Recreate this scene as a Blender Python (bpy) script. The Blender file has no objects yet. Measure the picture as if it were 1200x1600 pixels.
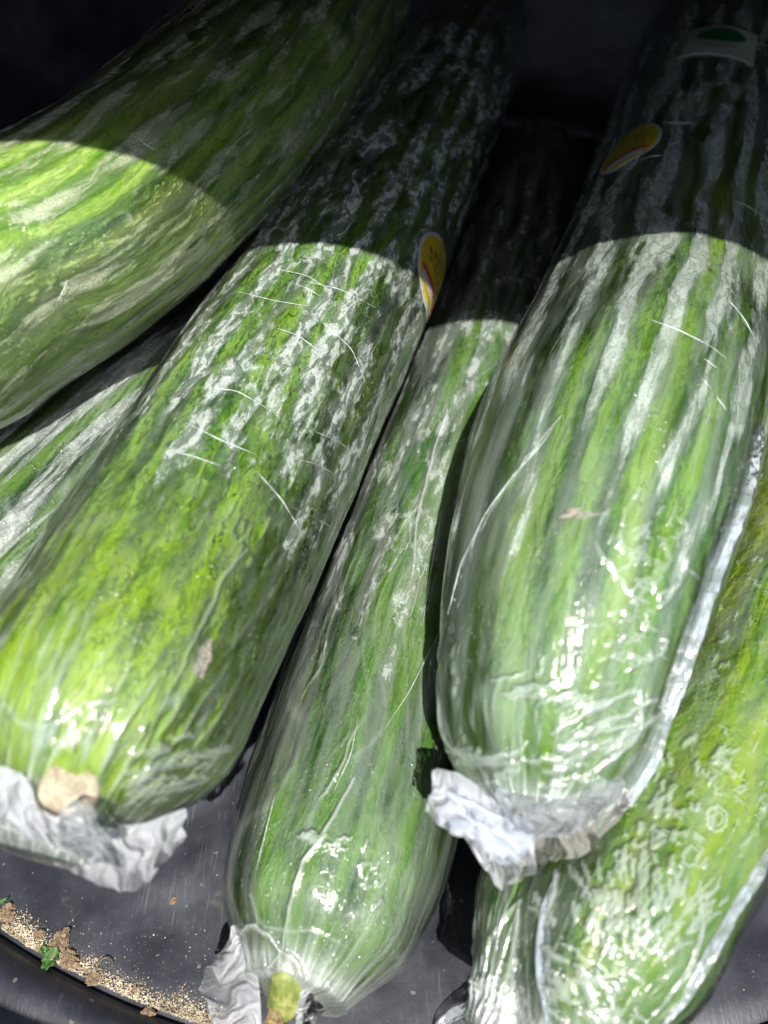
import bpy, math, random
import numpy as np
from mathutils import Vector

random.seed(7)
rng = np.random.default_rng(11)
CM = 0.01
scene = bpy.context.scene
COL = scene.collection

# ------------------------------------------------------------------ camera
PITCH = math.radians(48.0)
FPX = 1300.0                      # focal length in photo pixels (photo 1200 x 1600)
CAM = np.array([0.0, 0.0, 21.5])  # cm
cam_d = bpy.data.cameras.new('camera')
cam = bpy.data.objects.new('camera', cam_d); COL.objects.link(cam)
cam.location = CAM * CM
cam.rotation_euler = (math.pi / 2 - PITCH, 0, 0)
cam_d.sensor_fit = 'VERTICAL'
cam_d.lens = 5.0
cam_d.sensor_height = 5.0 * 1600 / FPX
cam_d.sensor_width = 5.0 * 1200 / FPX
cam_d.clip_start = 0.005; cam_d.clip_end = 50
cam_d.dof.use_dof = True
cam_d.dof.focus_distance = 0.198
cam_d.dof.aperture_fstop = 5.0 / 2.4
scene.camera = cam

# ------------------------------------------------------------------ sun + sky
sunv = Vector((0.05, -0.54, 0.84)).normalized()          # towards the sun
SUN_EL = math.asin(sunv.z)
SUN_AZ = math.atan2(sunv.x, sunv.y)          # azimuth from +Y, clockwise

sd = bpy.data.lights.new('sun', 'SUN'); sd.energy = 5.0; sd.angle = math.radians(0.55)
sd.color = (1.0, 0.965, 0.90)
so = bpy.data.objects.new('sun', sd); COL.objects.link(so)
so.rotation_euler = sunv.to_track_quat('Z', 'Y').to_euler()
so.location = (0, 0, 2)
world = bpy.data.worlds.new("World"); scene.world = world
world.use_nodes = True
wn = world.node_tree
bg = wn.nodes['Background']
sky = wn.nodes.new('ShaderNodeTexSky'); sky.sky_type = 'NISHITA'; sky.sun_disc = False
sky.sun_elevation = SUN_EL; sky.sun_rotation = SUN_AZ
sky.dust_density = 2.0
wn.links.new(sky.outputs[0], bg.inputs[0]); bg.inputs[1].default_value = 0.10
scene.view_settings.view_transform = 'Standard'
scene.view_settings.look = 'None'
scene.view_settings.gamma = 1.0
scene.view_settings.exposure = 0.78
scene.cycles.transparent_max_bounces = 24
scene.cycles.max_bounces = 6
scene.cycles.adaptive_threshold = 0.015
scene.cycles.use_denoising = True
scene.cycles.sample_clamp_direct = 14.0
scene.cycles.sample_clamp_indirect = 4.0

# ------------------------------------------------------------------ pixel -> place
sp, cp = math.sin(PITCH), math.cos(PITCH)
def ray(px, py):
    u = (px - 600) / FPX; v = (py - 800) / FPX
    return np.array([u, cp - v * sp, -(sp + v * cp)])
def at(px, py, z):
    r = ray(px, py); d = (CAM[2] - z) / -r[2]
    return CAM + r * d, d
def proj(P):
    Q = P - CAM
    d = Q[..., 1] * cp - Q[..., 2] * sp
    v = -(Q[..., 1] * sp + Q[..., 2] * cp) / d
    return 600 + Q[..., 0] / d * FPX, 800 + v * FPX, d

# ------------------------------------------------------------------ noise
def _hash(ix, iy, seed):
    h = (ix.astype(np.int64) * 374761393 + iy.astype(np.int64) * 668265263 + seed * 1442695041) & 0xffffffff
    h = ((h ^ (h >> 13)) * 1274126177) & 0xffffffff
    return (h ^ (h >> 16)) & 0xffff
def pnoise(x, y, seed=0):
    x0 = np.floor(x); y0 = np.floor(y); fx = x - x0; fy = y - y0
    sx = fx * fx * fx * (fx * (fx * 6 - 15) + 10); sy = fy * fy * fy * (fy * (fy * 6 - 15) + 10)
    def g(ox, oy):
        a = _hash(x0 + ox, y0 + oy, seed) * (2 * math.pi / 65536.0)
        return np.cos(a) * (fx - ox) + np.sin(a) * (fy - oy)
    a = g(0, 0) * (1 - sx) + g(1, 0) * sx
    b = g(0, 1) * (1 - sx) + g(1, 1) * sx
    return (a * (1 - sy) + b * sy) * 1.5
def fbm(x, y, seed=0, o=4):
    s = 0; a = 1; t = 0
    for i in range(o):
        s = s + a * pnoise(x * 2 ** i, y * 2 ** i, seed + i * 17); t += a; a *= .5
    return s / t
def ridged(x, y, seed=0, o=3):
    s = 0; a = 1; t = 0
    for i in range(o):
        s = s + a * (1 - np.abs(pnoise(x * 2 ** i, y * 2 ** i, seed + i * 17)) * 2); t += a; a *= .5
    return s / t
def smooth(a, b, x):
    t = np.clip((x - a) / (b - a), 0, 1); return t * t * (3 - 2 * t)

# ------------------------------------------------------------------ object helpers
def link(name, me, mat=None, parent=None, sm=True):
    o = bpy.data.objects.new(name, me); COL.objects.link(o)
    if mat: me.materials.append(mat)
    if parent: o.parent = parent
    if sm and len(me.polygons): me.polygons.foreach_set('use_smooth', [True] * len(me.polygons))
    return o
def tag(o, label=None, cat=None, group=None, kind=None):
    if label: o['label'] = label
    if cat: o['category'] = cat
    if group: o['group'] = group
    if kind: o['kind'] = kind
    return o
def empty(name, loc_cm):
    o = bpy.data.objects.new(name, None); COL.objects.link(o)
    o.location = Vector(loc_cm) * CM; o.empty_display_size = .01
    return o
def grid_mesh(name, P, uv=None, attrs=None, closed_u=True, flip=False, origin=(0, 0, 0)):
    """P: (nv, nu, 3) in cm."""
    nv, nu, _ = P.shape
    me = bpy.data.meshes.new(name)
    V = ((P - np.array(origin)) * CM).reshape(-1, 3)
    iu = np.arange(nu if closed_u else nu - 1); iv = np.arange(nv - 1)
    A, B = np.meshgrid(iv, iu, indexing='ij')
    B2 = (B + 1) % nu
    F = np.stack([A * nu + B, A * nu + B2, (A + 1) * nu + B2, (A + 1) * nu + B], -1).reshape(-1, 4)
    if flip: F = F[:, ::-1]
    me.vertices.add(len(V)); me.vertices.foreach_set('co', V.ravel())
    me.loops.add(F.size); me.loops.foreach_set('vertex_index', F.ravel().astype(np.int32))
    me.polygons.add(len(F)); me.polygons.foreach_set('loop_start', np.arange(0, F.size, 4, dtype=np.int32))
    me.polygons.foreach_set('loop_total', np.full(len(F), 4, dtype=np.int32))
    me.update(calc_edges=True)
    if uv is not None:
        a = me.attributes.new('suv', 'FLOAT_VECTOR', 'POINT')
        w = np.zeros((len(V), 3)); w[:, :2] = uv.reshape(-1, 2)
        a.data.foreach_set('vector', w.ravel())
    for k, val in (attrs or {}).items():
        a = me.attributes.new(k, 'FLOAT', 'POINT'); a.data.foreach_set('value', np.ascontiguousarray(val, dtype=np.float32).ravel())
    return me
def py_mesh(name, V, F):
    me = bpy.data.meshes.new(name); me.from_pydata([tuple(v) for v in np.array(V) * CM], [], F); me.update(); return me

# ------------------------------------------------------------------ materials
class N:
    def __init__(s, name):
        s.m = bpy.data.materials.new(name); s.m.use_nodes = True
        s.t = s.m.node_tree; s.t.nodes.clear()
        s.out = s.t.nodes.new('ShaderNodeOutputMaterial')
    def n(s, typ, ins=None, **kw):
        d = s.t.nodes.new(typ)
        for k, v in kw.items(): setattr(d, k, v)
        for k, v in (ins or {}).items():
            if isinstance(v, bpy.types.NodeSocket): s.t.links.new(v, d.inputs[k])
            else: d.inputs[k].default_value = v
        return d
    def math(s, op, a, b=0.0, c=None, clamp=False):
        ins = {0: a, 1: b}
        if c is not None: ins[2] = c
        return s.n('ShaderNodeMath', ins, operation=op, use_clamp=clamp).outputs[0]
    def mix(s, f, a, b):
        return s.n('ShaderNodeMix', {0: f, 6: a, 7: b}, data_type='RGBA').outputs[2]
    def ramp(s, x, lo, hi, a=0.0, b=1.0):
        return s.n('ShaderNodeMapRange', {0: x, 1: lo, 2: hi, 3: a, 4: b}, interpolation_type='SMOOTHSTEP').outputs[0]
    def noise(s, vec, scale=1, detail=3, rough=.55, dist=0):
        return s.n('ShaderNodeTexNoise', {'Vector': vec, 'Scale': scale, 'Detail': detail, 'Roughness': rough, 'Distortion': dist}).outputs[0]
    def vscale(s, vec, x, y, z=1, off=(0, 0, 0)):
        return s.n('ShaderNodeMapping', {'Vector': vec, 'Scale': (x, y, z), 'Location': off}).outputs[0]
    def attr(s, name, out='Vector'):
        return s.n('ShaderNodeAttribute', attribute_name=name).outputs[out]
    def surf(s, o): s.t.links.new(o, s.out.inputs['Surface']); return s.m
def c4(c): return (c[0], c[1], c[2], 1)

def skin_mat(name, dark, mid, light, yellow, yel_amt=.3, stripe=1.1, seed=0.0, contrast=1.0, endc=None, band=.0, groove=.6, warp_amt=.35, mott=(4.4, 1.3), w=(.22, .36, .28, .14), st2x=3.0):
    m = N(name)
    uv = m.attr('suv'); off = (seed * 3.1, seed * 5.7, seed)
    warp = m.noise(m.vscale(uv, .5, .25, 1, off), 1, 2)
    wuv = m.n('ShaderNodeVectorMath', {0: uv, 1: m.n('ShaderNodeVectorMath', {0: m.n('ShaderNodeCombineXYZ', {0: warp}).outputs[0], 'Scale': warp_amt * 2}, operation='SCALE').outputs[0]}, operation='ADD').outputs[0]
    st = m.noise(m.vscale(wuv, stripe, .10, 1, off), 1, 2, .5)
    st2 = m.noise(m.vscale(wuv, st2x, .14, 1, (off[1], off[2], 2)), 1, 3, .55)
    mo = m.noise(m.vscale(wuv, mott[0], mott[1], 1, off), 1, 5, .68, .5)
    fi = m.noise(m.vscale(uv, 16, 7, 1, off), 1, 4, .7)
    v = m.math('ADD', m.math('ADD', m.math('MULTIPLY', st, w[0]), m.math('MULTIPLY', st2, w[1])), m.math('ADD', m.math('MULTIPLY', mo, w[2]), m.math('MULTIPLY', fi, w[3])))
    bd = m.attr('band', 'Fac')
    v = m.math('ADD', v, m.math('MULTIPLY', bd, band))
    k = .085 / contrast
    a = m.mix(m.ramp(v, .5 - k, .5 + k * .3), c4(dark), c4(mid))
    a = m.mix(m.ramp(v, .5 - k * .1, .5 + k * 1.3), a, c4(light))
    yl = m.noise(m.vscale(wuv, .62, .10, 1, (off[1], off[0], 4)), 1, 2)
    a = m.mix(m.math('MULTIPLY', m.ramp(yl, .48, .66), yel_amt), a, c4(yellow))
    if endc:
        e = m.attr('endw', 'Fac')
        en = m.math('MULTIPLY', e, m.ramp(m.noise(m.vscale(wuv, 2.6, 1.0, 1, off), 1, 5, .65), .34, .62, .15, .9))
        a = m.mix(en, a, c4(endc))
    gn = m.noise(m.vscale(wuv, 4.6, 1.05, 1, off), 1, 3, .6, .6)
    gl = m.math('MULTIPLY', m.ramp(m.math('ABSOLUTE', m.math('SUBTRACT', gn, .5)), .045, .006), m.ramp(mo, .40, .56))
    gl = m.math('MULTIPLY', gl, m.math('SUBTRACT', 1.0, m.math('MULTIPLY', m.attr('endw', 'Fac'), .35)))
    a = m.mix(m.math('MULTIPLY', gl, groove), a, c4([q * .55 for q in dark]))
    # tiny pale lenticels and scuffs
    vo = m.n('ShaderNodeTexVoronoi', {'Vector': m.vscale(uv, 4.2, 2.6, 1, off), 'Scale': 1, 'Randomness': 1.0}).outputs['Distance']
    dots = m.math('MULTIPLY', m.ramp(vo, .09, .05), m.ramp(m.noise(m.vscale(uv, .8, .8, 1, off), 1, 1), .45, .6))
    a = m.mix(m.math('MULTIPLY', dots, .55), a, (.55, .60, .36, 1))
    bh = m.math('SUBTRACT', m.math('ADD', m.math('MULTIPLY', mo, 1.0), m.math('MULTIPLY', fi, .35)), m.math('MULTIPLY', gl, .4))
    bump = m.n('ShaderNodeBump', {'Height': bh, 'Strength': .5, 'Distance': .0012}).outputs[0]
    p = m.n('ShaderNodeBsdfPrincipled', {'Base Color': a, 'Roughness': .42, 'Normal': bump, 'Specular IOR Level': .35,
        })
    return m.surf(p.outputs[0])

def film_mat(name, haze=.10, frost=.5, frost_sc=(1.3, .30), frost_thr=.56, seed=0.0, rough=.085, gloss=1.5, f0=3.0, f1=22.0, fine=.5, tint=(.68, .75, .70), frost_edge=.03, band=0.0, warp=.45, lift_amt=.50, bs=.5, zw=.25, crack=.7, crack_sc=(5.2, 1.9), haze_sc=(2.4, .30)):
    m = N(name)
    uv = m.attr('suv'); lift = m.attr('lift', 'Fac'); off = (seed * 4.3, seed * 2.9, seed)
    s = m.n('ShaderNodeSeparateXYZ', {0: uv}).outputs[1]
    wa = m.noise(m.vscale(uv, 1.1, .8, 1, off), 1, 3)
    wuv = m.n('ShaderNodeVectorMath', {0: uv, 1: m.n('ShaderNodeCombineXYZ', {0: m.math('MULTIPLY', wa, warp), 1: m.math('MULTIPLY', wa, 1.2)}).outputs[0]}, operation='ADD').outputs[0]
    fr = m.noise(m.vscale(wuv, frost_sc[0], frost_sc[1], 1, off), 1, 7, .62, .15)
    fr2 = m.noise(m.vscale(wuv, frost_sc[0] * 3.6, frost_sc[1] * 4.5, 1, off), 1, 5, .6)
    zone = m.math('MULTIPLY', m.ramp(s, f0 - 2, f0 + 3), m.ramp(s, f1 + 8, f1))
    frn = m.math('ADD', m.math('ADD', m.math('ADD', fr, m.math('MULTIPLY', m.attr('band', 'Fac'), band)), m.math('MULTIPLY', m.math('SUBTRACT', fr2, .5), .30)), m.math('MULTIPLY', m.math('SUBTRACT', zone, 1.0), zw))
    mask = m.ramp(frn, frost_thr - frost_edge, frost_thr + frost_edge)
    ck = m.noise(m.vscale(wuv, crack_sc[0], crack_sc[1], 1, (off[1], off[0], 9)), 1, 5, .66, .5)
    mask = m.math('MULTIPLY', mask, m.math('SUBTRACT', 1.0, m.math('MULTIPLY', m.ramp(ck, .56, .45), crack)))
    inner = m.ramp(frn, frost_thr - frost_edge, frost_thr + .16, .55, 1.0)
    grain = m.noise(m.vscale(uv, 26, 20, 1, off), 1, 4, .85)
    gr = m.math('MULTIPLY', m.ramp(grain, .34, .60, .40, 1.1), inner)
    fmask = m.math('MULTIPLY', m.math('MULTIPLY', mask, frost), gr)
    hz = m.math('MULTIPLY', m.ramp(m.math('ADD', m.noise(m.vscale(wuv, haze_sc[0], haze_sc[1], 1, (1, off[0], 3)), 1, 5, .62), m.math('MULTIPLY', m.attr('band', 'Fac'), .05)), .34, .66), haze * 1.6)
    # small trapped droplets
    vo = m.n('ShaderNodeTexVoronoi', {'Vector': m.vscale(wuv, 8.5, 7.0, 1, off), 'Scale': 1, 'Randomness': 1.0}).outputs['Distance']
    dz = m.ramp(m.noise(m.vscale(uv, .75, .5, 1, (off[1], 3, 7)), 1, 2), .50, .62)
    drop = m.math('MULTIPLY', m.ramp(vo, .30, .08), dz)
    op = m.math('ADD', m.math('ADD', fmask, hz), m.math('ADD', m.math('MULTIPLY', m.math('POWER', lift, 1.6), lift_amt), m.math('MULTIPLY', drop, .10)))
    op = m.math('ADD', op, m.math('MULTIPLY', m.ramp(grain, .54, .72), .10))
    op = m.math('MINIMUM', op, .93)
    # fine crumple relief
    r1 = m.noise(m.vscale(wuv, 3.6, 2.1, 1, off), 1, 4, .6, .6)
    r1 = m.math('ABSOLUTE', m.math('SUBTRACT', r1, .5))
    r2 = m.noise(m.vscale(wuv, 11, 6.5, 1, off), 1, 3, .6)
    h = m.math('ADD', m.math('ADD', m.math('MULTIPLY', r1, -1.6 * fine), m.math('MULTIPLY', r2, .5 * fine)), m.math('ADD', m.math('MULTIPLY', drop, .5), m.math('MULTIPLY', m.math('MULTIPLY', grain, mask), .35)))
    bump = m.n('ShaderNodeBump', {'Height': h, 'Strength': bs, 'Distance': .0009}).outputs[0]
    dif = m.n('ShaderNodeBsdfDiffuse', {'Color': c4(tint), 'Normal': bump}).outputs[0]
    tr = m.n('ShaderNodeBsdfTransparent', {'Color': (.97, .98, .975, 1)}).outputs[0]
    body = m.n('ShaderNodeMixShader', {0: op, 1: tr, 2: dif}).outputs[0]
    ro = m.math('ADD', m.math('ADD', rough, m.math('MULTIPLY', mask, .22)), m.math('MULTIPLY', lift, .09))
    gl = m.n('ShaderNodeBsdfGlossy', {'Color': (1, 1, 1, 1), 'Roughness': ro, 'Normal': bump}).outputs[0]
    fz = m.n('ShaderNodeFresnel', {'IOR': 1.46, 'Normal': bump}).outputs[0]
    fz = m.math('MINIMUM', m.math('MULTIPLY', fz, m.math('MULTIPLY', m.math('ADD', 1.0, m.math('MULTIPLY', lift, 1.2)), gloss)), .85)
    return m.surf(m.n('ShaderNodeMixShader', {0: fz, 1: body, 2: gl}).outputs[0])

def milky_mat(name, op=.85, tint=(.80, .83, .88), seed=0.0, rough=.22, sc=6, oplo=None, bs=.25):
    m = N(name)
    co = m.n('ShaderNodeTexCoord').outputs['Object']
    n1 = m.noise(co, 100 * sc * .5, 4, .6, .5); n2 = m.noise(co, 100 * sc * 2.2, 3, .6)
    h = m.math('ADD', n1, m.math('MULTIPLY', n2, .35))
    bump = m.n('ShaderNodeBump', {'Height': h, 'Strength': bs, 'Distance': .0008}).outputs[0]
    dif = m.n('ShaderNodeBsdfDiffuse', {'Color': c4(tint), 'Normal': bump}).outputs[0]
    tl = m.n('ShaderNodeBsdfTranslucent', {'Color': c4(tint), 'Normal': bump}).outputs[0]
    b = m.n('ShaderNodeMixShader', {0: .35, 1: dif, 2: tl}).outputs[0]
    tr = m.n('ShaderNodeBsdfTransparent', {'Color': (.97, .98, 1, 1)}).outputs[0]
    lo = op * .55 if oplo is None else oplo
    o = m.ramp(n1, .35, .62, lo, op)
    body = m.n('ShaderNodeMixShader', {0: o, 1: tr, 2: b}).outputs[0]
    gl = m.n('ShaderNodeBsdfGlossy', {'Color': (1, 1, 1, 1), 'Roughness': rough, 'Normal': bump}).outputs[0]
    fz = m.math('MULTIPLY', m.n('ShaderNodeFresnel', {'IOR': 1.4, 'Normal': bump}).outputs[0], .8, clamp=True)
    return m.surf(m.n('ShaderNodeMixShader', {0: fz, 1: body, 2: gl}).outputs[0])

def rough_mat(name, a, b, scale=300, bump=.6, rough=.9, dist=.0006, sss=0):
    m = N(name); co = m.n('ShaderNodeTexCoord').outputs['Object']
    n1 = m.noise(co, scale, 5, .65); n2 = m.noise(co, scale * 4, 3, .6)
    col = m.mix(m.ramp(m.math('ADD', m.math('MULTIPLY', n1, .6), m.math('MULTIPLY', n2, .4)), .38, .62), c4(a), c4(b))
    bp = m.n('ShaderNodeBump', {'Height': m.math('ADD', n1, m.math('MULTIPLY', n2, .5)), 'Strength': bump, 'Distance': dist}).outputs[0]
    return m.surf(m.n('ShaderNodeBsdfPrincipled', {'Base Color': col, 'Roughness': rough, 'Normal': bp, 'Subsurface Weight': sss, 'Subsurface Scale': .001}).outputs[0])

# ------------------------------------------------------------------ the tub
TC = np.array([2.0, 27.1])
def tub_material():
    m = N('black_tub_plastic')
    geo = m.n('ShaderNodeTexCoord').outputs['Object']
    n1 = m.noise(geo, 45, 5, .6); n2 = m.noise(geo, 900, 3, .7)
    cl = m.noise(m.vscale(geo, 1, 1, 1, (3, 1, 2)), 22, 4, .6, .4)
    rot = m.n('ShaderNodeMapping', {'Vector': geo, 'Rotation': (0, 0, math.radians(-58)), 'Scale': (1500, 90, 90)}).outputs[0]
    scr = m.noise(rot, 1, 3, .7)
    sm = m.math('MULTIPLY', m.ramp(scr, .54, .70), m.ramp(cl, .46, .60))
    col = m.mix(m.ramp(n1, .3, .7), (.012, .013, .019, 1), (.026, .028, .038, 1))
    col = m.mix(m.math('MULTIPLY', m.ramp(cl, .46, .66), .55), col, (.085, .090, .108, 1))
    col = m.mix(m.math('MULTIPLY', sm, .35), col, (.22, .22, .24, 1))
    stn = m.ramp(m.noise(m.vscale(geo, 1, 1, 1, (9, 4, 1)), 90, 6, .72, .8), .60, .72)
    col = m.mix(m.math('MULTIPLY', stn, .5), col, (.10, .085, .065, 1))
    spl = m.ramp(m.noise(geo, 420, 2, .5), .70, .74)
    col = m.mix(m.math('MULTIPLY', spl, .35), col, (.30, .26, .20, 1))
    ds = m.ramp(n2, .70, .76)
    col = m.mix(m.math('MULTIPLY', ds, .5), col, (.33, .29, .22, 1))
    ro = m.ramp(n1, .3, .7, .34, .5)
    h = m.math('ADD', m.math('MULTIPLY', n2, .35), m.math('MULTIPLY', scr, .5))
    bp = m.n('ShaderNodeBump', {'Height': m.math('ADD', h, m.math('MULTIPLY', n1, 2.0)), 'Strength': .22, 'Distance': .0007}).outputs[0]
    return m.surf(m.n('ShaderNodeBsdfPrincipled', {'Base Color': col, 'Roughness': ro, 'Normal': bp, 'Specular IOR Level': .6}).outputs[0])
M_tub = tub_material()
def lathe(name, prof, n=220, mat=None, parent=None, floor=False, origin=(0, 0, 0)):
    th = np.linspace(0, 2 * math.pi, n, endpoint=False)
    r = np.array([p[0] for p in prof]); z = np.array([p[1] for p in prof])
    P = np.stack([TC[0] + r[:, None] * np.cos(th), TC[1] + r[:, None] * np.sin(th), np.repeat(z[:, None], n, 1)], -1)
    return link(name, grid_mesh(name, P, origin=origin), mat, parent)
tub = empty('plastic_tub', (TC[0], TC[1], 0))
tag(tub, 'round black plastic tub with dusty scratched floor holding all the cucumbers', 'tub')
TO = (TC[0], TC[1], 0)
lathe('tub_floor', [(.02, 0), (6, 0), (12, 0), (18, 0), (22, 0), (23.4, 0), (23.9, -.03), (24.06, -.16)], 260, M_tub, tub, origin=TO)
lathe('tub_wall', [(24.06, -.18), (24.10, -.02), (24.16, .12), (24.28, .30), (24.45, .46), (24.65, .56), (24.85, .57), (25.05, .52), (25.3, .43), (25.6, .37), (26.0, .40), (26.5, .62), (27.0, 1.15), (27.6, 2.3), (28.6, 5.0),
                   (30.5, 9.5), (32.0, 12.3), (32.3, 12.7), (32.8, 12.9), (33.4, 12.7), (33.6, 12.1), (33.2, 12.0), (32.6, 12.0), (31.2, 9.2), (27.6, 1.0), (26.2, -.3), (23.5, -.5), (.02, -.5)], 260, M_tub, tub, origin=TO)

# shelf board above the far half of the tub: it casts the shade
def box(name, x0, x1, y0, y1, z0, z1, mat, bev=.15, parent=None):
    import bmesh
    bm = bmesh.new(); bmesh.ops.create_cube(bm, size=1)
    for v in bm.verts:
        v.co.x = ((x0 + x1) / 2 + v.co.x * (x1 - x0)) * CM; v.co.y = ((y0 + y1) / 2 + v.co.y * (y1 - y0)) * CM; v.co.z = ((z0 + z1) / 2 + v.co.z * (z1 - z0)) * CM
    bmesh.ops.bevel(bm, geom=bm.edges[:], offset=bev * CM, segments=2, affect='EDGES')
    me = bpy.data.meshes.new(name); bm.to_mesh(me); bm.free()
    return link(name, me, mat, parent, sm=False)
M_board = rough_mat('dark_shelf_board', (.012, .010, .009), (.022, .018, .015), 60, .3, .7)
SH_Y = 9.7
tag(box('shelf', -40, 42, SH_Y, 66, 25.0, 26.8, M_board), 'dark shelf board above the far half of the tub', kind='structure')
tag(box('added_side_board', -40, -38.2, SH_Y + 1, 66, -1, 24.9, M_board), 'added dark board left of the tub, out of view, keeps sky light off the shaded half', kind='structure')  # unseen boards added on both sides to keep the shaded half dark
tag(box('added_side_board', 40.2, 42, SH_Y + 1, 66, -1, 24.9, M_board), 'added dark board right of the tub, out of view, keeps sky light off the shaded half', kind='structure')
tag(box('added_back_board', -38, 40, 64.2, 66, -1, 24.9, M_board), 'added dark board behind the tub, out of view, shuts out low sky light', kind='structure')  # unseen board, added only to block the low sky behind

# ------------------------------------------------------------------ cucumbers
SAND, DIRT = (.60, .50, .34), (.30, .19, .10)
M_scar = rough_mat('corky_stem_scar', (.24, .20, .14), (.44, .38, .27), 380, .6, .85)
def knot_mat(name):
    m = N(name); co = m.n('ShaderNodeTexCoord').outputs['Object']
    n1 = m.noise(co, 160, 4, .6, .5)
    bump = m.n('ShaderNodeBump', {'Height': n1, 'Strength': .2, 'Distance': .001}).outputs[0]
    p = m.n('ShaderNodeBsdfPrincipled', {'Base Color': (.38, .42, .49, 1), 'Roughness': .38, 'Normal': bump, 'Subsurface Weight': 1.0,
        'Subsurface Radius': (1, 1, 1.1), 'Subsurface Scale': .0035, 'Alpha': m.ramp(n1, .32, .60, .55, .95)})
    return m.surf(p.outputs[0])
M_knot = knot_mat('milky_film_knot')
M_seam = milky_mat('milky_film_seam', .66, (.54, .60, .65), sc=4, oplo=.16, rough=.2, bs=.12)

def catmull(C, n=24):
    C = np.array(C); C = np.vstack([2 * C[0] - C[1], C, 2 * C[-1] - C[-2]])
    out = []
    for i in range(1, len(C) - 2):
        for t in np.linspace(0, 1, n, endpoint=False):
            a, b, c, d = C[i - 1], C[i], C[i + 1], C[i + 2]
            out.append(.5 * (2 * b + (c - a) * t + (2 * a - 5 * b + 4 * c - d) * t * t + (3 * b - a - 3 * c + d) * t ** 3))
    out.append(C[-2]); return np.array(out)

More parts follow.
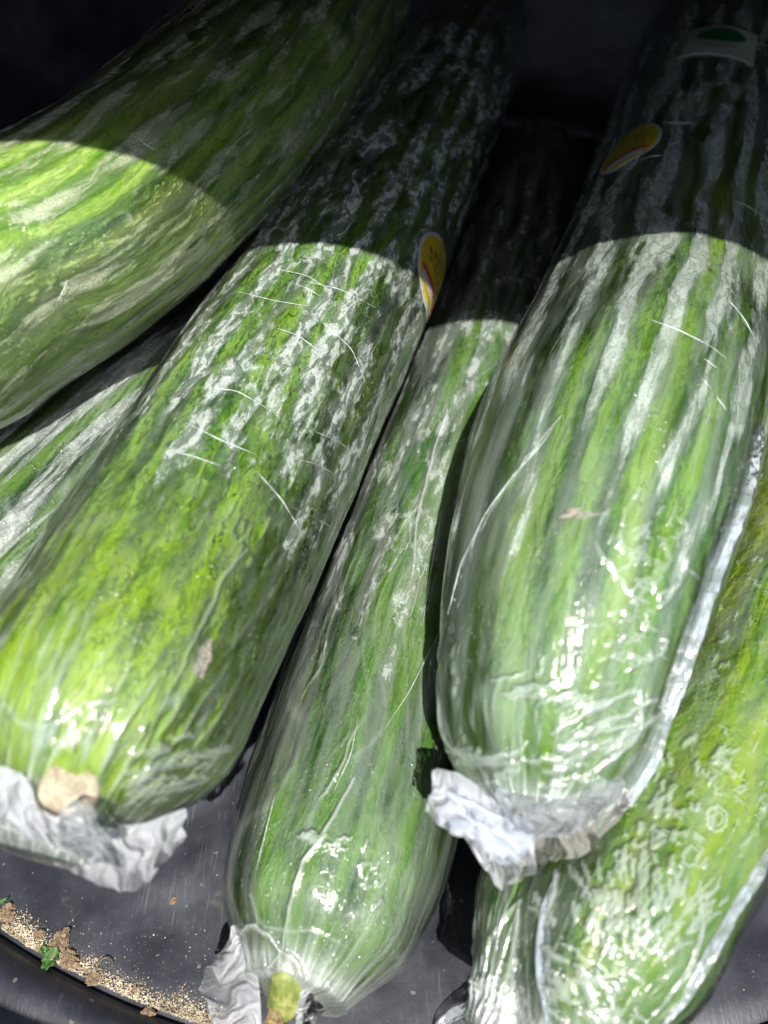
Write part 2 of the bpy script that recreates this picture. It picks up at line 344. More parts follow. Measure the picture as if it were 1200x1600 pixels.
class Cuke:
    """ctrl: near pole first, (px, py, z, radius_px); the axis goes on straight after the last one to length L."""
    def __init__(s, name_i, ctrl, L, cap, cap_p, seed, lobes=10, lobe_amp=.035, wrk=.03, nu=200, nv=300, ext=1.2, neck=.6, loose=.05, ext_dir=None, film_wr=.02, film_nu=360, film_nv=560, rfar=.85, off=.035, wr_fr=(1.6, .22), sag=0.0, nband=15):
        s.nband = nband; s.fold_k = 1.0
        s.seed = seed; s.L = L
        pts = []
        for (px, py, z, rp) in ctrl:
            P, d = at(px, py, z); pts.append([*P, rp * d / FPX])
        pts = np.array(pts)
        dirv = pts[-1, :3] - pts[-2, :3]; dirv /= np.linalg.norm(dirv)
        have = np.sum(np.linalg.norm(np.diff(pts[:, :3], axis=0), axis=1))
        rem = max(1.0, L - have)
        pts = np.vstack([pts, [*(pts[-1, :3] + dirv * rem * .5 + np.array([0, 0, -sag * .4])), pts[-1, 3] * (1 + rfar) / 2], [*(pts[-1, :3] + dirv * rem + np.array([0, 0, -sag])), pts[-1, 3] * rfar]])
        C = catmull(pts)
        ls = np.concatenate([[0], np.cumsum(np.linalg.norm(np.diff(C[:, :3], axis=0), axis=1))])
        s.C = C; s.ls = ls; s.L = ls[-1]; s.cap = cap; s.cap_p = cap_p
        # extension before the pole, for the film
        d0 = C[0, :3] - C[2, :3]; d0 /= np.linalg.norm(d0)
        e = d0 if ext_dir is None else np.array(ext_dir, float) / np.linalg.norm(ext_dir)
        s.d0 = d0; s.e = e; s.ext = ext; s.neck = neck; s.off = off
        s.lobes = lobes; s.lobe_amp = lobe_amp; s.wrk = wrk; s.film_wr = film_wr; s.loose = loose; s.wr_fr = wr_fr
        s.R0 = float(np.max(C[:, 3]))
        s.skin = s.surface(nu, nv, False)
        s.film = s.surface(film_nu, film_nv, True)
    def axis(s, q):
        P = np.stack([np.interp(q, s.ls, s.C[:, k]) for k in range(3)], -1)
        neg = np.minimum(q, 0)
        k = np.clip(-neg / max(s.ext, .1), 0, 1)[:, None]
        d = s.d0 * (1 - .5 * k) + s.e * (.5 * k + .0)
        P = P + d * (-neg)[:, None]
        return P
    def rad(s, q):
        r = np.interp(q, s.ls, s.C[:, 3])
        t = np.clip(q / s.cap, 0, 1); r = r * (1 - (1 - t) ** s.cap_p) ** (1 / s.cap_p)
        t = np.clip((s.L - q) / 2.2, 0, 1); r = r * (1 - (1 - t) ** 2.2) ** (1 / 2.2)
        return r
    def surface(s, nu, nv, film):
        tau = np.linspace(0, 1, nv)
        if film: q = -s.ext + (s.L + s.ext) * (.25 * tau ** 2.4 + .75 * tau ** 1.35)
        else: q = s.L * tau ** 1.8
        w = np.linspace(-1, 1, nu, endpoint=False)
        # angles concentrated on the upper side
        th = math.pi * (w * .62 + .38 * np.sign(w) * np.abs(w) ** 4)
        P0 = s.axis(q)
        qs = np.linspace(0, s.L, 80); A = s.axis(qs)
        T = np.gradient(A, qs, axis=0); T /= np.linalg.norm(T, axis=1)[:, None]
        T = np.stack([np.interp(q, qs, T[:, k]) for k in range(3)], -1); T /= np.linalg.norm(T, axis=1)[:, None]
        up = np.array([0, -.45, 1.0])                      # the upper, visible side
        U = up - (T @ up)[:, None] * T; U /= np.linalg.norm(U, axis=1)[:, None]
        Vv = np.cross(T, U)
        if Vv[0, 0] < 0: Vv = -Vv
        r = s.rad(q)
        base = np.repeat(r[:, None], nu, 1)
        TH, Q = np.meshgrid(th, q)
        Rn = np.interp(q, s.ls, s.C[:, 3])[:, None]
        X = TH * Rn
        capf = smooth(0, s.cap * .8, Q)
        lob = np.cos(s.lobes * TH + 2.2 * pnoise(TH * .8, Q * .10, s.seed + 5)) * s.lobe_amp * (.6 + .8 * pnoise(TH * 1.1 + 9, Q * .15, s.seed + 8))
        wr = fbm(X * 2.3, Q * .55, s.seed + 1, 3) * s.wrk
        gro = np.clip(ridged(X * 2.8, Q * .8, s.seed + 3, 2) - .62, 0, 1) * s.wrk * 2.2
        defo = (lob * 1.0 + wr - gro) * (.25 + .75 * capf) + fbm(X * .35, Q * .22, s.seed + 31, 2) * .10
        band = np.cos(s.nband * TH + 3.0 * pnoise(TH * 1.2 + 4, Q * .10, s.seed + 55) + 1.2 * pnoise(TH * 3, Q * .35, s.seed + 56))
        uv = np.stack([X, Q], -1)
        if not film:
            R = base + defo * np.clip(base / Rn * 1.5, 0, 1)
            P = P0[:, None, :] + R[..., None] * (np.cos(TH)[..., None] * U[:, None, :] + np.sin(TH)[..., None] * Vv[:, None, :])
            return dict(P=P, uv=uv, Q=Q, TH=TH, X=X, band=band)
        # film: hull over the end, bridging the small grooves
        sm_def = lob * (.25 + .75 * capf) * .8 + np.maximum(wr, -.2 * s.wrk) + fbm(X * .35, Q * .22, s.seed + 31, 2) * .10
        R = base + s.off + sm_def * np.clip(base / Rn * 1.5, 0, 1)
        qq = np.linspace(.1, s.cap * 1.4, 50); rr = s.rad(qq) + s.off
        slope = np.max((rr - s.neck) / (qq + s.ext))
        hull = s.neck + (Q + s.ext) * slope
        lim = qq[int(np.argmax((rr - s.neck) / (qq + s.ext)))]
        hull = np.where(Q < lim, hull * (1 + .0 * Q), 0)
        gap = np.clip(hull - R, 0, 1)
        nearw = smooth(s.cap * 1.6, 0, Q)
        hull = hull - gap * .35 * smooth(-s.ext, lim, Q)
        R = np.maximum(R, hull)
        rn = ridged(X * s.wr_fr[0] + 1.2 * pnoise(X * .5, Q * .3, s.seed + 60), Q * s.wr_fr[1], s.seed + 40, 2)
        ridge = smooth(.62, .97, rn)
        endr = smooth(.55, .95, ridged(TH * 5.5, Q * .5, s.seed + 44, 2)) * nearw
        R = R + ridge * s.film_wr + endr * s.loose + fbm(X * .8, Q * .5, s.seed + 70, 3) * .02
        lift = ridge * min(1, s.film_wr / .04) * .8 + endr * min(.7, s.loose * 28) + np.clip(gap, 0, .5) * .9
        R = R * np.sqrt(np.clip((Q + s.ext) / .16, 0.0004, 1))
        # loose end wobble
        R = R * (1 + .10 * smooth(.3, -s.ext, Q) * fbm(TH * 1.6, Q * 1.2, s.seed + 90, 3))
        return dict(R=R, P0=P0, U=U, V=Vv, uv=uv, Q=Q, TH=TH, X=X, lift=lift, band=band)
    def filmP(s):
        f = s.film
        return f['P0'][:, None, :] + f['R'][..., None] * (np.cos(f['TH'])[..., None] * f['U'][:, None, :] + np.sin(f['TH'])[..., None] * f['V'][:, None, :])
    def build_locator(s):
        P = s.filmP()[::2, ::2]; x, y, d = proj(P)
        # keep the side that faces the camera
        du = np.roll(P, -1, 1) - np.roll(P, 1, 1); dv = np.gradient(P, axis=0)
        nrm = np.cross(du, dv)
        ctr = s.film['P0'][::2, None, :]
        sg = np.sign(np.sum(nrm * (P - ctr), -1)); nrm = nrm * sg[..., None]
        face = np.sum(nrm * (CAM - P), -1) > 0
        s.lx = np.where(face, x, 1e6); s.ly = y; s.lX = s.film['X'][::2, ::2]; s.lQ = s.film['Q'][::2, ::2]; s.lP = P; s.lT = s.film['TH'][::2, ::2]
    def loc(s, px, py):
        k = np.argmin((s.lx - px) ** 2 + (s.ly - py) ** 2)
        return s.lX.flat[k], s.lQ.flat[k]
    def fold(s, pts_px, w=.05, h=.05, lift=.8):
        """a raised fold of the film along a line (w: half width in cm)."""
        vr = random.uniform(.65, 1.25); w *= 1.3 * vr; h *= 1.2 * vr * s.fold_k
        if len(pts_px) > 2: pts_px = catmull([[p[0], p[1], 0] for p in pts_px], 4)[:, :2]
        f = s.film; pq = [s.loc(*p) for p in pts_px]
        tot = len(pq) - 1
        for si, (a, b) in enumerate(zip(pq[:-1], pq[1:])):
            x0, x1 = min(a[0], b[0]) - 3 * w, max(a[0], b[0]) + 3 * w
            y0, y1 = min(a[1], b[1]) - 3 * w, max(a[1], b[1]) + 3 * w
            rows = np.where((f['Q'][:, 0] >= y0) & (f['Q'][:, 0] <= y1))[0]
            if not len(rows): continue
            r0, r1 = rows[0], rows[-1] + 1
            X = f['X'][r0:r1]; Q = f['Q'][r0:r1]
            dx, dy = b[0] - a[0], b[1] - a[1]; l2 = dx * dx + dy * dy + 1e-9
            t = np.clip(((X - a[0]) * dx + (Q - a[1]) * dy) / l2, 0, 1)
            tp = .45 + .55 * np.sin(math.pi * np.clip((si + t) / tot, .02, .98)) ** .6
            d = np.hypot(X - a[0] - t * dx, Q - a[1] - t * dy) / (w * tp)
            g = np.clip(1 - d * d * .45, 0, 1) ** 2
            tgt = s.foldh[r0:r1]; np.maximum(tgt, g * h * tp, out=tgt)
            tl = s.foldl[r0:r1]; np.maximum(tl, g * lift, out=tl)
    def start_folds(s):
        s.build_locator(); s.foldh = np.zeros_like(s.film['R']); s.foldl = np.zeros_like(s.film['R'])
    def end_folds(s):
        s.film['R'] = s.film['R'] + s.foldh; s.film['lift'] = np.maximum(s.film['lift'], s.foldl)

def strip_on(c, pts_px, width, name, mat, parent, org, lean=(0, 0, 0), ruffle=.06, n=160, m=7, seed=0, stand=.0):
    """a ruffled double film strip following the cucumber's side along the given line."""
    P = []
    for p in pts_px:
        k = np.argmin((c.lx - p[0]) ** 2 + (c.ly - p[1]) ** 2)
        P.append(c.lP.reshape(-1, 3)[k])
    P = catmull(P, 30)
    ls = np.concatenate([[0], np.cumsum(np.linalg.norm(np.diff(P, axis=0), axis=1))])
    q = np.linspace(0, ls[-1], n)
    A = np.stack([np.interp(q, ls, P[:, k]) for k in range(3)], -1)
    T = np.gradient(A, axis=0); T /= np.linalg.norm(T, axis=1)[:, None]
    toc = CAM - A; toc /= np.linalg.norm(toc, axis=1)[:, None]
    S = np.cross(T, toc); S /= np.linalg.norm(S, axis=1)[:, None]
    if S[n // 2, 0] < 0: S = -S
    nn = np.cross(S, T); sg = np.sign(np.sum(nn * toc, 1)); nn *= sg[:, None]
    v = np.linspace(-1, 1, m)
    V, Q = np.meshgrid(v, q)
    W = width * (.55 + .9 * (fbm(Q * .9, Q * 0 + 3.3, seed + 3, 3) * .5 + .45)) * np.minimum(1, .25 + np.minimum(Q, ls[-1] - Q) * 1.2)
    R = ruffle * (1.3 * fbm(Q * 2.6, V * 2.5, seed, 3) + .35 * pnoise(Q * 6, V * 3, seed + 9)) * (1 - .3 * V * V)
    sway = .10 * width * pnoise(Q * 1.4, Q * 0 + 7.7, seed + 21)
    G = A[:, None, :] + S[:, None, :] * (V * W * .5 + sway + width * .22)[..., None] + nn[:, None, :] * (R + stand + .03 + .05 * width * (1 - V * V))[..., None]
    G = G + np.array(lean) * .0
    # closed thin tube: top side and back side, so that it has thickness
    back = G - nn[:, None, :] * (.018 + .03 * (1 - V * V))[..., None]
    P2 = np.concatenate([G, back[:, ::-1]], 1)
    return link(name, grid_mesh(name, P2, origin=org), mat, parent)

def crumple(path, radii, name, mat, parent, org, seed=0, flat=(1, 1, 1), amp=.35, nu=90, nv=120, fr=1.3):
    """crumpled bunch of film along a path of (px, py, z)."""
    P = catmull([at(*p)[0] for p in path], 20)
    rr = catmull([[r, 0, 0] for r in radii], 20)[:, 0]
    ls = np.linspace(0, 1, len(P)); q = np.linspace(0, 1, nv)
    A = np.stack([np.interp(q, ls, P[:, k]) for k in range(3)], -1); r = np.interp(q, ls, rr)
    r = r * np.sqrt(np.clip(1 - (2 * q - 1) ** 6, 0.0004, 1))
    T = np.gradient(A, axis=0); T /= np.linalg.norm(T, axis=1)[:, None]
    toc = CAM - A; toc /= np.linalg.norm(toc, axis=1)[:, None]
    S = np.cross(T, toc); S /= np.linalg.norm(S, axis=1)[:, None]; nn = np.cross(S, T)
    th = np.linspace(0, 2 * math.pi, nu, endpoint=False)
    TH, Q = np.meshgrid(th, q * np.sum(np.linalg.norm(np.diff(P, axis=0), axis=1)))
    cx, sx = np.cos(TH), np.sin(TH)
    # 3D-ish folds: combine wraps of noise so that it closes round the tube
    f = ridged(cx * fr * .8 + Q * fr * .5, sx * fr * .8 + Q * fr * .8, seed, 3) - .5
    g = fbm(cx * .9 + Q * .8 + 5, sx * .9 - Q * .6, seed + 5, 3)
    g2 = pnoise(cx * 3.1 + Q * 2.6 + 5, sx * 3.1 - Q * 2.2, seed + 15)
    R = r[:, None] * (1 + amp * (f * .9 + g * 1.3 + .16 * g2))
    G = A[:, None, :] + R[..., None] * (cx[..., None] * S[:, None, :] * flat[0] + sx[..., None] * nn[:, None, :] * flat[1])
    # folded fans: shift along the path as well
    G = G + (T * 1.0)[:, None, :] * (r[:, None] * .35 * fbm(cx * 1.7 + 3, sx * 1.7 + Q * .8, seed + 33, 3))[..., None]
    return link(name, grid_mesh(name, G, origin=org), mat, parent)

def crease_tubes(c, lines, org, rad=.011):
    """hair-fine creases in the film: thin raised threads of film following its surface"""
    V = []; F = []
    Pf = c.lP.reshape(-1, 3)
    for ln in lines:
        pts = []
        for a, b in zip(ln[:-1], ln[1:]):
            k = max(2, int(math.hypot(b[0] - a[0], b[1] - a[1]) / 7))
            for t in np.linspace(0, 1, k, endpoint=False): pts.append((a[0] + (b[0] - a[0]) * t, a[1] + (b[1] - a[1]) * t))
        pts.append(ln[-1])
        A = []
        for p in pts:
            dd = (c.lx - p[0]) ** 2 + (c.ly - p[1]) ** 2; k = np.argmin(dd)
            if dd.flat[k] > 60: break
            d = (Pf[k] - CAM) @ np.array([0, cp, -sp])
            Q = CAM + ray(*p) * (d - .02); A.append(Q)
        A = np.array(A)
        if len(A) < 3: continue
        for _ in range(2): A[1:-1] = (A[:-2] + A[1:-1] * 2 + A[2:]) / 4
        T = np.gradient(A, axis=0); T /= np.linalg.norm(T, axis=1)[:, None] + 1e-9
        S = np.cross(T, CAM - A); S /= np.linalg.norm(S, axis=1)[:, None]; nn = np.cross(S, T)
        base = len(V); n = len(A)
        for i in range(n):
            r = rad * math.sin(math.pi * (i + .4) / (n - .2)) * random.uniform(.6, 1.3) + .002
            for j in range(5):
                a = j * 2 * math.pi / 5
                V.append(A[i] + r * (math.cos(a) * S[i] + .6 * math.sin(a) * nn[i]) - np.array(org))
        for i in range(n - 1):
            for j in range(5):
                F.append((base + i * 5 + j, base + i * 5 + (j + 1) % 5, base + (i + 1) * 5 + (j + 1) % 5, base + (i + 1) * 5 + j))
    return V, F

def finish(c, name, label, skin, film, lines=None, endlen=4.0, rad=.011):
    org = tuple(c.C[0, :3])
    root = empty(name, org); tag(root, label, 'cucumber', 'cucumbers wrapped in clear film')
    sk = c.skin
    ew = smooth(endlen, endlen * .25, sk['Q'])
    link('skin', grid_mesh('skin', sk['P'], sk['uv'], {'endw': ew, 'band': sk['band']}, origin=org), skin, root)
    wrap = link('film_wrap', grid_mesh('film_wrap', c.filmP(), c.film['uv'], {'lift': c.film['lift'], 'band': c.film['band']}, origin=org), film, root)
    if lines:
        V, F = crease_tubes(c, lines, org, rad)
        if V: link('film_crease', py_mesh('film_crease', V, F), M_crease, root)['kind'] = 'stuff'
    return root, org

M_crease = milky_mat('bright_film_crease', .75, (.82, .86, .86), sc=20, oplo=.45, rough=.15)

def fan(cx, cy, r0, r1, a0, a1, n, l0, l1, jit=.15, tw=0):
    out = []
    for _ in range(n):
        a = math.radians(random.uniform(a0, a1)); r = random.uniform(r0, r1); l = random.uniform(l0, l1)
        b = a + math.radians(tw) + random.gauss(0, jit)
        x, y = cx + r * math.cos(a), cy - r * math.sin(a)
        out.append([(x, y), (x + l * math.cos(b) * .5, y - l * math.sin(b) * .5), (x + l * math.cos(b + random.gauss(0, .15)), y - l * math.sin(b + random.gauss(0, .15)))])
    return out
def hatch(x0, y0, x1, y1, spread, ang, n, l0, l1, jit=.12):
    """short folds scattered along a line, all at about the same angle (degrees, up = 90)"""
    out = []
    for _ in range(n):
        t = random.random(); a = math.radians(ang) + random.gauss(0, jit); l = random.uniform(l0, l1)
        x = x0 + (x1 - x0) * t + random.gauss(0, spread); y = y0 + (y1 - y0) * t + random.gauss(0, spread)
        out.append([(x - l / 2 * math.cos(a), y + l / 2 * math.sin(a)), (x, y + random.gauss(0, 1.5)), (x + l / 2 * math.cos(a), y - l / 2 * math.sin(a))])
    return out

# greens
DK, MD, LT = (.016, .075, .008), (.050, .190, .018), (.16, .34, .055)
YE = (.26, .42, .02)

# ---- B: large cucumber across the left centre, stem scar towards the viewer
B = Cuke('B', [(78, 1292, 7.2, 215), (185, 1065, 7.5, 216), (520, 458, 7.5, 150), (690, 150, 7.2, 104)], 43, 2.9, 2.35, 101, wrk=.050, ext=.7, neck=1.0, ext_dir=(-.1, -.5, -1), film_wr=.010, loose=.03, nband=21)
B.start_folds()
for ln in hatch(200, 1220, 330, 1190, 22, 8, 34, 18, 55): B.fold(ln, .045, .045, .55)
for ln in hatch(60, 1140, 230, 1170, 18, 80, 10, 8, 22): B.fold(ln, .035, .035, .5)
B.fold([(0, 1100), (40, 1130), (90, 1132), (130, 1100), (180, 1092)], .05, .03, .5)
B.fold([(275, 1060), (315, 980), (350, 900), (385, 860)], .035, .02, .5)
for ln in hatch(300, 780, 460, 900, 30, 65, 26, 12, 40): B.fold(ln, .03, .02, .30)
B.end_folds()
M_skB = skin_mat('skin_bright_mottled', (.012, .050, .004), (.045, .130, .009), (.14, .250, .030), (.18, .29, .008), .4, 1.1, 1.0, 1.3, (.20, .30, .008), band=-0.06, groove=.9, mott=(4.6, 2.3), w=(0.16, 0.26, 0.42, 0.16))
M_fiB = film_mat('film_frosted', haze=0.035, frost=0.62, frost_sc=(1.9, 0.55), frost_thr=0.512, seed=1.3, gloss=1.6, f0=5.5, f1=30, fine=.32, frost_edge=0.05, band=0.06, warp=.30, zw=.22, rough=.11, crack=0.8, haze_sc=(3.0, 1.3), tint=(.66, .74, .68))
arcs = []
for k in range(40):
    x0 = random.uniform(370, 600); y0 = 400 + (600 - x0) * .3 + random.uniform(-30, 380) - (x0 - 370) * .15; l = random.uniform(30, 120)
    sl = random.uniform(.25, .9)
    arcs.append([(x0, y0), (x0 + l * .5, y0 + l * .5 * sl * .6), (x0 + l, y0 + l * sl)])
arcs += [[(265, 705), (300, 712), (345, 728)], [(290, 660), (350, 690), (400, 710)], [(400, 735), (440, 780), (470, 830)], [(310, 605), (370, 610), (420, 640)],
         [(500, 500), (550, 545), (572, 600)], [(370, 455), (430, 470), (480, 478)], [(430, 420), (480, 430), (510, 450)], [(60, 845), (110, 822), (150, 835)]]
arcs = [a for i, a in enumerate(arcs) if all(60 < p[0] < 640 for p in a) and (i % 5 == 0 or i >= 40)]
rootB, oB = finish(B, 'cucumber', 'big bright green film wrapped cucumber left of centre with round tan stem scar', M_skB, M_fiB, arcs, 7.5)

# ---- D: big striped one on the right
D = Cuke('D', [(838, 1262, 6.6, 150), (856, 1110, 7.0, 174), (900, 900, 7.8, 205), (962, 690, 8.2, 212), (1032, 440, 7.2, 166), (1110, 120, 6.8, 124)], 36, 2.1, 3.0, 202, wrk=.022, lobes=9, lobe_amp=.05, ext=.45, neck=1.0, ext_dir=(.0, -.4, -1), film_wr=.006, loose=.02, nband=19)
D.start_folds()
for ln in hatch(800, 1075, 920, 1100, 10, 12, 22, 20, 60): D.fold(ln, .045, .045, .6)
for ln in hatch(900, 1165, 985, 1120, 14, 28, 22, 30, 85): D.fold(ln, .055, .06, .7)
for ln in hatch(700, 1180, 960, 1230, 12, 5, 18, 20, 60): D.fold(ln, .05, .05, .6)
D.fold([(860, 1150), (910, 1120), (960, 1090), (998, 1080)], .06, .06, .75)
D.fold([(998, 1080), (1000, 1120), (985, 1160), (930, 1205)], .06, .07, .8)

D.fold([(682, 1050), (688, 1120), (700, 1160), (740, 1185), (800, 1180), (820, 1165)], .06, .06, .7)
for ln in hatch(990, 800, 1040, 900, 28, 70, 40, 10, 34, .5): D.fold(ln, .035, .04, .55)
for ln in hatch(1020, 900, 1000, 1040, 18, 20, 26, 10, 34, .8): D.fold(ln, .04, .045, .6)
for ln in hatch(700, 1000, 720, 1180, 8, 85, 18, 8, 26): D.fold(ln, .035, .03, .5)
for ln in hatch(1000, 1000, 850, 1000, 40, 10, 12, 15, 45): D.fold(ln, .05, .03, .4)
D.fold([(876, 648), (845, 690), (800, 750), (755, 820), (722, 880)], .035, .03, .8)
D.fold([(760, 600), (730, 680), (715, 790), (700, 900)], .04, .03, .5)
D.fold([(930, 850), (960, 890), (985, 930)], .03, .03, .6)
D.end_folds()
M_skD = skin_mat('skin_striped_green', (.012, .048, .006), (.042, .115, .012), (.115, .220, .026), (.17, .29, .006), .95, 1.25, 2.2, 1.2, (.060, .145, .012), band=-0.06, groove=.5, warp_amt=.15, mott=(4.0, 1.2), w=(0.24, 0.3, 0.3, 0.16))
M_fiD = film_mat('film_milky_striped', haze=0.09, frost=0.5, frost_sc=(1.9, 0.26), frost_thr=0.512, seed=2.1, gloss=1.6, f0=5.8, f1=30, fine=.30, frost_edge=0.05, band=0.1, warp=.16, zw=0.2, rough=.12, crack=0.45, crack_sc=(6, 2.0), tint=(.62, .72, .64))
rootD, oD = finish(D, 'cucumber', 'big striped green cucumber on the right with frosted bands and a film seam', M_skD, M_fiD,
    [[(1010, 497), (1060, 515), (1110, 540), (1135, 560)], [(1140, 470), (1165, 500), (1180, 530)], [(1098, 592), (1112, 608)], [(725, 870), (760, 800), (800, 745), (850, 690), (873, 652)],
     [(700, 960), (720, 880), (735, 850)], [(1030, 190), (1060, 192), (1090, 192)], [(1140, 310), (1170, 322), (1195, 340)], [(985, 258), (1010, 245), (1040, 242)], [(1100, 560), (1120, 575)], [(1120, 620), (1135, 640)]], 5.0)

# ---- C: darker thinner one in the middle, bud end towards the viewer
C = Cuke('C', [(462, 1540, 2.7, 125), (503, 1415, 2.6, 156), (548, 1270, 2.6, 170), (632, 950, 2.8, 146), (730, 640, 3.6, 116), (800, 400, 3.7, 92)], 36, 1.35, 2.3, 303, wrk=.030, lobes=8, lobe_amp=.05, ext=.30, neck=1.0, ext_dir=(-.6, -.6, -.2), film_wr=.013, loose=.010, off=.05, wr_fr=(1.1, .12), nband=15)
C.start_folds()
for ln in hatch(570, 1330, 600, 1400, 18, 70, 14, 8, 22, .5): C.fold(ln, .035, .035, .5)
C.fold([(552, 1215), (520, 1280), (475, 1345), (452, 1420), (440, 1490)], .035, .035, .7)
C.fold([(560, 1130), (530, 1200), (500, 1250)], .03, .03, .6)
C.fold([(390, 1400), (408, 1445), (440, 1455), (500, 1460), (540, 1480)], .05, .04, .5)
C.fold([(375, 1455), (400, 1450), (425, 1470), (440, 1490)], .05, .08, .8)
C.fold([(440, 1490), (465, 1510), (470, 1560)], .05, .08, .8)
C.fold([(440, 1490), (420, 1520), (440, 1550)], .05, .07, .8)
C.fold([(700, 640), (675, 720), (655, 800), (645, 900)], .035, .035, .7)
C.fold([(640, 980), (655, 900), (640, 830), (665, 760)], .03, .03, .6)
C.fold([(470, 1090), (500, 1040), (520, 960), (560, 860)], .03, .03, .5)
for ln in hatch(480, 1310, 540, 1330, 6, 10, 9, 8, 30): C.fold(ln, .05, .05, .7)
C.end_folds()
M_skC = skin_mat('skin_dark_green', (.007, .034, .007), (.022, .075, .013), (.070, .150, .028), (.13, .23, .02), .4, 1.1, 3.4, 1.2, (.070, .165, .012), band=-0.065, groove=.4, warp_amt=.2, mott=(4.4, 1.2), w=(0.2, 0.36, 0.28, 0.16))
M_fiC = film_mat('film_hazy', haze=0.07, frost=0.38, frost_sc=(2.2, 0.6), frost_thr=0.545, seed=3.7, gloss=1.5, f0=5, f1=24, fine=.45, rough=.11, warp=.2, band=0.05, frost_edge=0.06, crack=0.8, haze_sc=(2.8, 0.3))
rootC, oC = finish(C, 'cucumber', 'darker slim cucumber in the middle, its narrow bud end resting on the tub floor', M_skC, M_fiC,
    [[(430, 1240), (415, 1300), (400, 1360)], [(560, 1120), (548, 1180), (520, 1240)], [(690, 800), (672, 900), (660, 980)], [(690, 980), (640, 1080), (600, 1140)]], 6.0)

# ---- E: lower right
E = Cuke('E', [(895, 1650, 4.4, 136), (925, 1530, 4.5, 150), (995, 1375, 4.6, 160), (1135, 1080, 4.6, 166), (1250, 780, 4.2, 150)], 31, 2.4, 2.2, 404, wrk=.02, lobes=9, lobe_amp=.04, ext=.7, neck=.8, ext_dir=(-.5, -.6, -.4), film_wr=.008, loose=.02, off=.045)
E.start_folds(); E.fold_k = .6
for ln in fan(985, 1560, 70, 200, 45, 115, 120, 14, 46, .12): E.fold(ln, .032, .045, .65)
for ln in fan(900, 1480, 10, 90, 20, 160, 14, 14, 40, .3): E.fold(ln, .05, .05, .7)
for ln in hatch(870, 1520, 960, 1590, 22, -40, 34, 24, 60, .15): E.fold(ln, .045, .055, .7)
for ln in hatch(1040, 1240, 1180, 1180, 36, 70, 42, 6, 22, .8): E.fold(ln, .035, .045, .6)
for ln in hatch(980, 1290, 1120, 1330, 30, 60, 40, 6, 26, .8): E.fold(ln, .035, .045, .6)
for ln in hatch(1100, 1000, 1180, 900, 40, -30, 24, 5, 18, .9): E.fold(ln, .03, .03, .5)
E.fold([(1095, 1400), (1098, 1450), (1080, 1510), (1020, 1590)], .05, .06, .8)
E.fold([(850, 1440), (865, 1400), (868, 1360)], .07, .06, .8)
def ring(cx, cy, r): return [(cx + r * math.cos(a), cy - 1.2 * r * math.sin(a)) for a in np.linspace(0, 2 * math.pi, 12)]
E.fold(ring(1120, 1280, 16), .03, .04, .7); E.fold(ring(1120, 1280, 8), .025, .03, .6)
E.fold(ring(1080, 1338, 12), .03, .04, .7)
E.end_folds()
M_skE = skin_mat('skin_yellow_green', (.026, .085, .004), (.075, .165, .006), (.16, .26, .012), (.24, .31, .004), .75, .9, 4.9, 1.2, (.055, .145, .008), band=-.03, groove=.3, warp_amt=.2)
M_fiE = film_mat('film_wet_crinkled', haze=.045, frost=.3, frost_sc=(1.6, .4), frost_thr=.62, seed=4.4, gloss=2.0, f0=2, f1=12, fine=.5, rough=.07, lift_amt=.5, haze_sc=(2.6, 1.2))
rootE, oE = finish(E, 'cucumber', 'yellow green cucumber at lower right under crinkled wet film, lying below the striped one', M_skE, M_fiE, None, 8.0)

# ---- G: small rounded end left of E, below D
G = Cuke('G', [(800, 1575, 3.9, 84), (826, 1495, 4.0, 98), (862, 1380, 3.8, 104), (925, 1150, 3.2, 96)], 27, 2.0, 2.3, 505, wrk=.02, nu=120, nv=160, ext=.7, neck=.6, ext_dir=(-.8, -.8, -.2), film_wr=.02, loose=.06, film_nu=260, film_nv=260)
G.start_folds()
for ln in hatch(785, 1510, 840, 1500, 18, 5, 14, 14, 44): G.fold(ln, .045, .045, .6)
G.fold([(850, 1385), (800, 1420), (765, 1470), (750, 1520)], .05, .05, .7)
G.fold([(810, 1430), (812, 1470)], .06, .04, .8)
for ln in hatch(755, 1530, 780, 1570, 6, 40, 12, 8, 24): G.fold(ln, .045, .05, .8)
G.end_folds()
M_skG = skin_mat('skin_mid_green', (.014, .05, .008), (.040, .115, .012), (.09, .18, .02), YE, .2, 1.1, 5.3, 1.1, (.06, .15, .02), band=-0.06)
M_fiG = film_mat('film_end_milky', haze=.08, frost=.2, frost_sc=(1.6, .5), frost_thr=.62, seed=5.1, gloss=1.5, f0=2, f1=12, fine=.5)
rootG, oG = finish(G, 'cucumber', 'short green cucumber end at the bottom, tucked between tub floor and yellow green one', M_skG, M_fiG, None, 3.0)

# ---- F: under A and B on the left
F_ = Cuke('F', [(-190, 1150, 6.0, 160), (-60, 960, 6.0, 172), (115, 775, 6.0, 155), (300, 595, 5.8, 126)], 30, 2.8, 2.2, 606, wrk=.03, lobes=9, lobe_amp=.05, nu=160, nv=240, ext=.6, film_wr=.02, film_nu=260, film_nv=380, nband=19)
F_.start_folds()
for k in range(5):
    F_.fold([(20 + k * 26, 800 - k * 20), (90 + k * 26, 700 - k * 20), (165 + k * 24, 600 - k * 14)], .05, .03, .35)
F_.end_folds()
M_skF = skin_mat('skin_deep_green', (.007, .030, .005), (.022, .070, .010), (.07, .14, .02), (.16, .24, .02), .6, 1.2, 6.1, 1.2, band=-0.1)
M_fiF = film_mat('film_streaky', haze=0.06, frost=0.42, frost_sc=(2.6, .14), frost_thr=0.55, seed=6.6, gloss=1.4, f0=1, f1=30, fine=.3, warp=.15, band=0.09, frost_edge=.035, crack=0.4)
finish(F_, 'cucumber', 'dark green cucumber at the left edge with white streaks, squeezed beneath two others', M_skF, M_fiF, None, 3.0)

